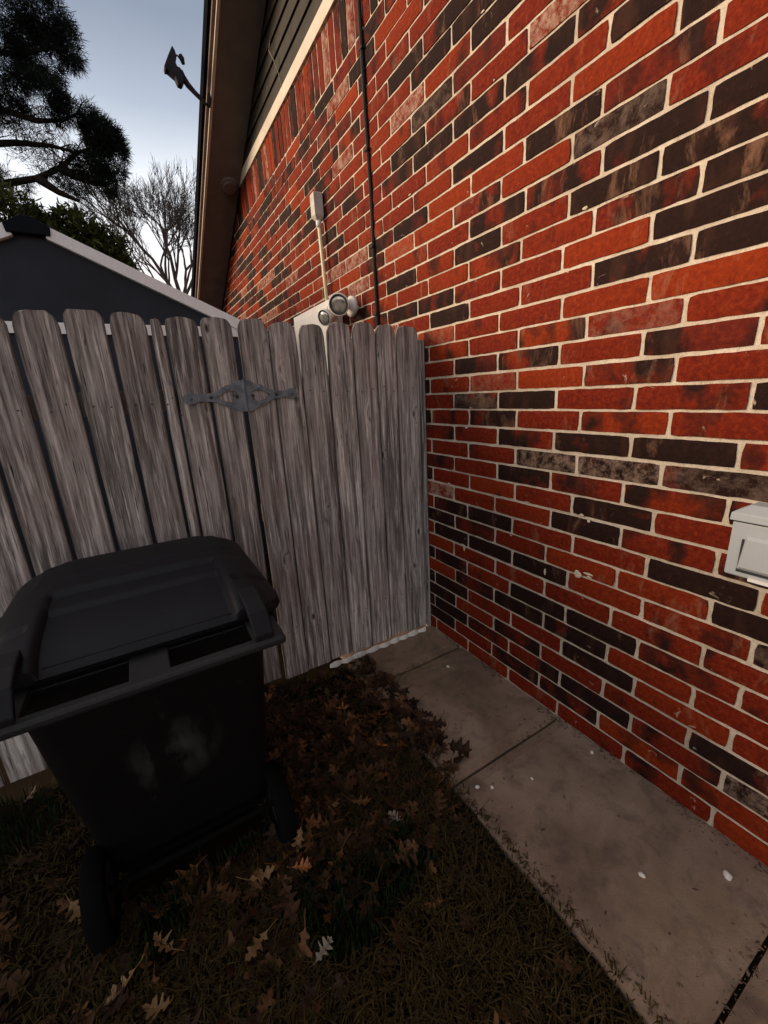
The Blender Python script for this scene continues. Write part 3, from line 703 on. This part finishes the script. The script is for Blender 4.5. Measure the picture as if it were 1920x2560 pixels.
k = MB(); k.prism([(PX-.12, sx(PX-.12)-.045), (PX-.08, sx(PX-.08)-.060), (PX+.08, sx(PX+.08)-.060), (PX+.12, sx(PX+.12)-.045), (PX+.128, sx(PX+.128)+.014), (PX+.03, PZ+.012), (PX-.03, PZ+.012), (PX-.128, sx(PX-.128)+.014)], lambda x, z, t: (x, 1.775+t, z), 0, .5); fix(k.build('ridge_cap', MAT_SHEDCAP, sh, bevel=.006), sh)
k = MB(); k.box((PX-HW+.02, 1.815, 2.025), (PX+HW-.02, 1.84, 2.10)); fix(k.build('trim_band', MAT_SHEDTRIM, sh), sh)

# ================================================================ TREES
def clumps(mb, centers, rnd, dens, size, base, hi, needle=True, droop=.0):
    """leafy sprays: for each ellipsoid, many small blades gathered in tufts"""
    for (cx_, cy_, cz_, rx, ry, rz, n_) in centers:
        for _ in range(int(n_*dens)):
            while True:
                p = Vector((rnd.uniform(-1, 1), rnd.uniform(-1, 1), rnd.uniform(-1, 1)))
                if p.length < 1 and rnd.random() < .35+.65*p.length: break
            q = Vector((cx_+p.x*rx, cy_+p.y*ry, cz_+p.z*rz))
            if noise.noise(q*1.9) < -.18: continue
            out_ = (p + Vector((0, 0, .15))).normalized(); t = rnd.random()
            col = tuple(base[i_]*(1-t)+hi[i_]*t for i_ in range(3)) + (1,)
            for _k in range(9 if needle else 6):
                d = (out_*.6 + Vector((rnd.gauss(0, .6), rnd.gauss(0, .6), rnd.gauss(0, .6)-droop))).normalized()
                L_ = size*rnd.uniform(.6, 1.25); w = L_*(.055 if needle else .20); s_ = d.orthogonal().normalized(); s_.rotate(Matrix.Rotation(rnd.random()*6.28, 3, d))
                b0 = q + Vector((rnd.gauss(0, .03), rnd.gauss(0, .03), rnd.gauss(0, .03)))
                i_ = len(mb.v)
                mb.vert(b0-s_*w*.5, col); mb.vert(b0+s_*w*.5, col); mb.vert(b0+d*L_*.6+s_*w*.8, col); mb.vert(b0+d*L_, col)
                mb.f.append((i_, i_+1, i_+2, i_+3))
rt = random.Random(21)
pine = empty('pine_tree', (-4.1, 9.6, 0), 'tall dark pine with a long low limb, rising at the left edge beyond the shed', 'tree')
k = MB(); k.tube([(-4.1, 9.6, -.1), (-4.05, 9.6, 3), (-3.9, 9.5, 6), (-3.75, 9.4, 8.5), (-3.7, 9.4, 11.5)], [.27, .23, .18, .13, .04], 12)
limbs = [[(-4.0, 9.55, 4.6), (-3.3, 9.3, 5.35), (-2.72, 9.1, 5.55), (-2.1, 9.0, 5.72), (-1.70, 9.0, 5.95), (-1.38, 9.0, 6.25), (-1.0, 9.0, 6.45), (-.75, 9, 6.5)],
         [(-3.9, 9.5, 5.6), (-3.0, 9.2, 6.15), (-2.3, 9.1, 6.28), (-1.75, 9.0, 6.30), (-1.3, 9.0, 6.25)],
         [(-3.85, 9.5, 6.2), (-2.9, 9.2, 6.75), (-2.3, 9.1, 6.75), (-1.9, 9, 6.65), (-1.5, 9, 6.75), (-1.15, 8.9, 6.9)],
         [(-3.8, 9.4, 7.4), (-2.8, 9.2, 7.6), (-2.0, 9.0, 7.6), (-1.3, 9, 7.9)], [(-3.75, 9.4, 8.4), (-2.8, 9.2, 8.9), (-1.8, 9.1, 9.0)],
         [(-1.70, 9, 5.95), (-1.45, 9.0, 5.85), (-1.15, 9.05, 5.80), (-.9, 9.05, 5.85)], [(-2.1, 9, 5.72), (-1.8, 8.9, 5.5), (-1.5, 8.9, 5.4)], [(-4.0, 9.6, 6.5), (-5.2, 9.8, 7.2), (-6.2, 9.9, 7.4)], [(-3.9, 9.5, 7.6), (-4.9, 9.9, 8.4)]]
for L_ in limbs: k.tube(L_, [max(.012, .085*(1-i_/(len(L_)))) for i_ in range(len(L_))], 7)
rt2 = random.Random(5)
for L_ in limbs[:6]:
    for i_ in range(len(L_)-1):
        for _ in range(5):
            t = rt2.random(); p = Vector(L_[i_]).lerp(Vector(L_[i_+1]), t); d = Vector((rt2.uniform(-.1, .8), rt2.uniform(-.5, .5), rt2.uniform(-.5, .7)))*.5
            k.tube([p, p+d*.5+Vector((0, 0, .04)), p+d], [.014, .010, .004], 5, caps=False)
fix(k.build('trunk', MAT_BARK, pine, smooth=True), pine)
k = MB()
cs = [(-2.35, 9.1, 8.5, .95, .9, .75, 420), (-1.45, 9.0, 8.35, .42, .5, .42, 150), (-1.1, 9.0, 8.0, .20, .35, .36, 70), (-1.65, 9.1, 7.75, .40, .6, .40, 130), (-2.6, 9.2, 7.55, .85, .9, .55, 330),
      (-1.75, 9.0, 7.05, .50, .6, .33, 150), (-2.7, 9.2, 6.95, .65, .8, .28, 110), (-1.35, 8.9, 6.85, .24, .3, .24, 60), (-1.05, 8.9, 6.92, .14, .2, .14, 26),
      (-.88, 9.0, 6.62, .34, .45, .26, 150), (-.72, 9.0, 6.45, .22, .35, .26, 80), (-1.20, 9.0, 6.10, .34, .4, .22, 90), (-.80, 9.0, 6.12, .22, .3, .22, 42), (-1.5, 8.9, 5.72, .30, .3, .18, 34), (-1.0, 9.0, 5.78, .22, .3, .16, 22),
      (-2.2, 9.0, 6.42, .55, .5, .14, 40), (-2.0, 9.0, 5.95, .55, .5, .16, 30), (-2.6, 9.1, 5.6, .4, .4, .22, 30), (-2.5, 9.1, 9.5, 1.1, 1.0, .7, 240), (-3.9, 9.4, 10.6, 1.2, 1.2, 1.3, 260), (-4.6, 9.6, 8.6, 1.5, 1.2, 1.2, 420), (-5.0, 9.7, 7.3, 1.3, 1.1, .6, 200)]
clumps(k, cs, rt, 5.0, .135, (.003, .005, .004), (.014, .021, .015), True, .25)
fix(k.build('crown', MAT_NEEDLE, pine), pine)

cedar = empty('cedar_tree', (-3.2, 7.4, 0), 'low bushy dark green cedar showing just above the shed roof', 'tree')
k = MB(); k.tube([(-3.2, 7.4, -.1), (-3.15, 7.4, 2), (-3.0, 7.4, 4.2)], [.16, .12, .05], 10)
for q in ((-1.9, 7.2, 3.7), (-2.3, 7.0, 4.2), (-4.2, 7.4, 4.0), (-1.3, 7.1, 3.5)): k.tube([(-3.15, 7.4, 2.0), ((q[0]-3.1)/2, 7.3, 3.1), q], [.07, .05, .015], 7)
fix(k.build('trunk', MAT_BARK, cedar, smooth=True), cedar)
k = MB(); cs = [(-2.75, 7.2, 4.35, .75, .7, .52, 600), (-2.15, 7.1, 4.10, .50, .6, .42, 380), (-1.62, 7.0, 4.20, .42, .5, .36, 330), (-1.30, 7.0, 4.02, .34, .5, .36, 260), (-1.08, 7.0, 3.68, .20, .35, .30, 120), (-1.75, 7.1, 3.3, .8, .6, .4, 300), (-3.6, 7.4, 3.9, .9, .8, .8, 300), (-2.9, 7.3, 3.2, 1.1, .8, .5, 260)]
clumps(k, cs, rt, 1.9, .11, (.014, .018, .005), (.075, .080, .022), False)
fix(k.build('crown', MAT_CEDAR, cedar), cedar)

bare = empty('bare_tree', (.42, 11.3, 0), 'leafless grey tree with fine fanned branches beside the house roof', 'tree')
k = MB(); rbt = random.Random(9)
def grow(p, d, r, L_, depth):
    n_ = 4; pts = [p]; q = Vector(p); dd = d.copy()
    for i_ in range(n_):
        dd = (dd + Vector((rbt.gauss(0, .09), rbt.gauss(0, .09), .03+rbt.gauss(0, .06)))).normalized(); q = q + dd*L_/n_; pts.append(q.copy())
    k.tube(pts, [r*(1-.42*i_/n_) for i_ in range(n_+1)], 6 if r > .02 else 4, caps=False)
    if depth == 0 or len(k.v) > 420000: return
    kids = 3
    for i_ in range(kids):
        t = rbt.uniform(.35, 1) if i_ else 1; idx_ = min(n_, max(1, int(round(t*n_)))); s_ = pts[idx_]
        ang = rbt.uniform(.25, .62); axv = dd.orthogonal().normalized(); axv.rotate(Matrix.Rotation(rbt.random()*6.28, 3, dd))
        nd = dd.copy(); nd.rotate(Matrix.Rotation(ang, 3, axv)); nd = (nd + Vector((0, 0, .10))).normalized()
        grow(s_, nd, max(.0045, r*.58), L_*rbt.uniform(.66, .86), depth-1)
k.tube([(.62, 11.3, -.1), (.55, 11.3, 1.6), (.45, 11.3, 3.2), (.36, 11.3, 4.2)], [.16, .13, .11, .095], 10)
for d, r, L_ in (((-.55, -.1, .85), .060, 1.25), ((-.15, .1, 1), .065, 1.2), ((.25, 0, .95), .055, 1.15), ((-.95, .2, .62), .045, 1.15), ((.60, .1, .8), .045, 1.1), ((-.35, .3, .9), .05, 1.2)):
    grow(Vector((.36, 11.3, 4.15)), Vector(d).normalized(), r, L_*.93, 6)
for d, z_ in (((-.9, 0, .5), 3.4), ((.8, .1, .6), 3.2)): grow(Vector((.44, 11.3, z_)), Vector(d).normalized(), .045, 1.1, 4)
fix(k.build('trunk', simple('grey_bark', (.075, .062, .058), .95, .3, 20, .1, .5), bare, smooth=True), bare)

# ================================================================ GROUND COVER
rg = random.Random(33)
def in_bin(x, y): return abs(x-BX) < .22 and -.15 < y-BY < .26
k = MB()
def patch(x, y): return noise.noise(Vector((x*2.6+4, y*2.6, 7)))
for _ in range(46000):
    x = rg.uniform(-3.0, -.60); y = rg.uniform(-2.6, -.27)
    if rg.random() < .35: x = rg.uniform(-1.9, -.62); y = rg.uniform(-2.2, -.9)
    if x > -.64 and rg.random() < .3: continue
    if in_bin(x, y): continue
    grn = patch(x, y) > .16 and x < -.85
    h = (.028+.030*rg.random())*(1.25 if grn else .8)*(.5 if x > -.66 else 1); z = gz(x, y)-.002 if x < -.635 else .0
    t = rg.random()
    col = ((.005+.010*t, .011+.018*t, .003+.004*t, 1) if grn else (.022+.040*t, .0145+.026*t, .0045+.008*t, 1))
    a = rg.random()*6.28; lean = (.25 if grn else .95)*rg.random()*h*(1.2 if grn else 2.2); w = .0016+.0012*rg.random()
    dx, dy = math.cos(a), math.sin(a); i_ = len(k.v)
    k.vert((x-dy*w, y+dx*w, z), col); k.vert((x+dy*w, y-dx*w, z), col)
    k.vert((x+dx*lean*.4+dy*w*.8, y+dy*lean*.4-dx*w*.8, z+h*.6), col); k.vert((x+dx*lean*.4-dy*w*.8, y+dy*lean*.4+dx*w*.8, z+h*.6), col)
    k.vert((x+dx*lean, y+dy*lean, z+h*(.9 if grn else .6)), col)
    k.f.append((i_, i_+1, i_+2, i_+3)); k.f.append((i_+3, i_+2, i_+4))
tag(k.build('grass', MAT_BLADE), 'short dormant brown grass with dark green tufts beside the path', 'grass', kind='stuff')

# crumbs of dirt and dry bits along the wall foot, in the joints and at the lawn edge
k = MB()
for _ in range(2600):
    q = rg.random()
    if q < .45: x = -abs(rg.gauss(0, .022))-.004; y = rg.uniform(-3, -.2)
    elif q < .60: x = rg.uniform(-.62, -.01); y = rg.choice(js[1:4])+rg.gauss(0, .012)
    elif q < .90: x = -.625+abs(rg.gauss(0, .03)); y = rg.uniform(-2.6, -.3)
    else: x = rg.uniform(-.62, -.01); y = rg.uniform(-2.6, -.3)
    if noise.noise(Vector((x*3, y*3.5, 2))) < -.05 and q < .9: continue
    r_ = .0012+.0035*rg.random()**2; t = rg.random(); col = (.05+.12*t, .035+.08*t, .025+.05*t, 1); i_ = len(k.v); a = rg.random()*3; el = 1+2*rg.random()
    for dx, dy, dz in ((el, 0, 0), (0, 1, 0), (-el, 0, 0), (0, -1, 0), (0, 0, .9)): k.vert((x+(dx*math.cos(a)-dy*math.sin(a))*r_, y+(dx*math.sin(a)+dy*math.cos(a))*r_, .0015+dz*r_), col)
    for j in range(4): k.f.append((i_+j, i_+(j+1) % 4, i_+4))
tag(k.build('dirt_crumbs', MAT_BLADE), 'crumbs of dirt and dry grass along the wall foot and path edge', 'dirt', kind='stuff')

# oak leaves: pointed lobes, curled
def leaf_mesh(mb, loc, rot, size, rnd, col, curl):
    lobes = [(.00, .02), (.08, .05), (.16, .20), (.22, .17), (.24, .08), (.33, .10), (.42, .36), (.50, .33), (.49, .15), (.56, .12), (.70, .32), (.77, .25), (.73, .11), (.80, .10), (.90, .16), (.93, .08), (1.0, 0)]
    sp_ = rnd.uniform(.65, 1.15); base_l = lobes
    lobes = [(a_ + rnd.uniform(-.02, .02), max(0, b_*sp_*rnd.uniform(.7, 1.25))) for a_, b_ in base_l]
    lobes2 = [(a_ + rnd.uniform(-.02, .02), max(0, b_*sp_*rnd.uniform(.6, 1.25))) for a_, b_ in base_l]
    mt_ = Matrix.Rotation(rot[2], 3, 'Z') @ Matrix.Rotation(rot[1], 3, 'Y') @ Matrix.Rotation(rot[0], 3, 'X')
    def tf(a_, b_):
        z = curl[0]*(b_**2)*2.2 + curl[1]*((a_-.5)**2)*1.6 + .03*math.sin(a_*9+curl[2]) ; return Vector(loc) + mt_ @ Vector(((a_-.45)*size, b_*size, z*size))
    n_ = len(lobes); i0 = len(mb.v)
    for a_, b_ in lobes: mb.vert(tf(min(max(a_, 0), 1), 0), col)
    for a_, b_ in lobes: mb.vert(tf(a_, b_), col)
    for a_, b_ in lobes2: mb.vert(tf(a_, -b_), col)
    for j in range(n_-1):
        mb.f.append((i0+j, i0+j+1, i0+n_+j+1, i0+n_+j)); mb.f.append((i0+j+1, i0+j, i0+2*n_+j, i0+2*n_+j+1))
    s_ = [tf(0, 0), tf(-.18, .01), tf(-.34, .03)]
    mb.tube(s_, [size*.012, size*.010, size*.010], 4, col)
k = MB()
for _ in range(1500):
    x = rg.uniform(-3.0, -.62); y = rg.uniform(-2.5, -.29)
    if rg.random() < .45: x = rg.gauss(-1.05, .28); y = rg.gauss(-.75, .35)
    if rg.random() < .12 and -1.15 < y: x = rg.uniform(-.64, -.50)
    if x > -.49 or (x > -.60 and y < -1.2) or y > -.28 or y < -2.6 or in_bin(x, y): continue
    if y < -1.35 and x > -1.25 and rg.random() < .75: continue
    t = rg.random(); s_ = .06+.05*rg.random()
    col = (.026+.13*t**3, .011+.058*t**3, .0045+.020*t**3, 1)
    z = gz(x, y)+.006+.022*rg.random() if x < -.63 else .004
    leaf_mesh(k, (x, y, z), (rg.gauss(0, .45), rg.gauss(0, .4), rg.random()*6.28), s_, rg, col, (rg.uniform(-.6, 1.0), rg.uniform(-.3, .6), rg.random()*6))
tag(k.build('leaf_litter', MAT_LEAF), 'brown fallen leaves scattered through the grass', 'leaf litter', kind='stuff')
# the pale leaves that stand out, one by one
named = [((-1.050, -1.035), .095, 'pale tan oak leaf beside the right wheel of the bin'), ((-.895, -1.214), .085, 'bleached curled oak leaf on bare grass halfway between bin and path'),
         ((-1.356, -1.134), .12, 'broad pale star-shaped oak leaf in front of the bin'), ((-1.857, -.925), .12, 'pointed light oak leaf left of the bin wheel'),
         ((-1.412, -1.300), .12, 'forked yellowish oak leaf standing up in the grass'), ((-1.735, -1.195), .12, 'long yellow-tan oak leaf lying flat near the bottom left'),
         ((-1.643, -1.150), .10, 'small curled tan oak leaf left of the forked leaf'), ((-1.237, -1.180), .085, 'rusty brown oak leaf beside the green grass tuft'),
         ((-1.259, -1.413), .085, 'curved grey-tan oak leaf low in the middle of the lawn'), ((-.772, -.909), .09, 'bright orange-brown leaf near the path corner joint'),
         ((-.671, -.760), .07, 'small amber leaf at the very edge of the path'), ((-1.214, -1.090), .10, 'tan oak leaf with raised lobes touching the dark leaf pile'),
         ((-1.657, -1.290), .11, 'folded olive-tan oak leaf at the bottom left corner'), ((-.82, -.62), .085, 'orange curled leaf near the foot of the gate')]
grp = 'pale oak leaves lying on the lawn'
for (x, y), s_, lab in named:
    k = MB(); t = rg.random(); col = (.15+.12*t, .088+.075*t, .038+.036*t, 1)
    if 'orange' in lab or 'rusty' in lab or 'amber' in lab: col = (.38, .15, .05, 1)
    if 'grey' in lab or 'bleached' in lab: col = (.24, .20, .15, 1)
    leaf_mesh(k, (0, 0, 0), (rg.gauss(0, .35), rg.gauss(0, .35), rg.random()*6.28), s_*.72, rg, col, (rg.uniform(.1, .9), rg.uniform(-.1, .5), rg.random()*6))
    o = k.build('oak_leaf', MAT_LEAF, loc=(x, y, (gz(x, y) if x < -.63 else 0)+.034)); tag(o, lab, 'leaf', grp)
# white pebbles on the path
pb = [((-.189, -.647), .010, 'white pebble on the small slab nearest the gate'), ((-.347, -1.775), .010, 'small white pebble in the middle of the large near slab'), ((-.135, -1.915), .015, 'largest white pebble on the path, near the brick wall'),
      ((-.060, -1.42), .009, 'white pebble close to the foot of the brick wall'), ((-.359, -1.365), .0065, 'tiny white chip in the middle of the path past the joint'), ((-.515, -1.307), .008, 'white chip near the lawn edge just past the slab joint'), ((-.560, -1.275), .009, 'flat white chip at the lawn corner of the slab joint')]
for (x, y), r_, lab in pb:
    k = MB(); n_ = 9
    k.loft([[(math.cos(t)*q*r_*(1+.25*noise.noise(Vector((math.cos(t)*2+x*9, math.sin(t)*2, y*7)))), math.sin(t)*q*r_*.75*(1+.25*noise.noise(Vector((math.cos(t)*2, x*5, h)))), h*r_) for t in [2*math.pi*j/n_ for j in range(n_)]] for q, h in ((.6, 0), (1, .25), (.9, .65), (.5, .9), (.1, 1))])
    o = k.build('pebble', MAT_STONE, loc=(x, y, .001)); o.rotation_euler[2] = x*40; tag(o, lab, 'pebble', 'white pebbles on the path')
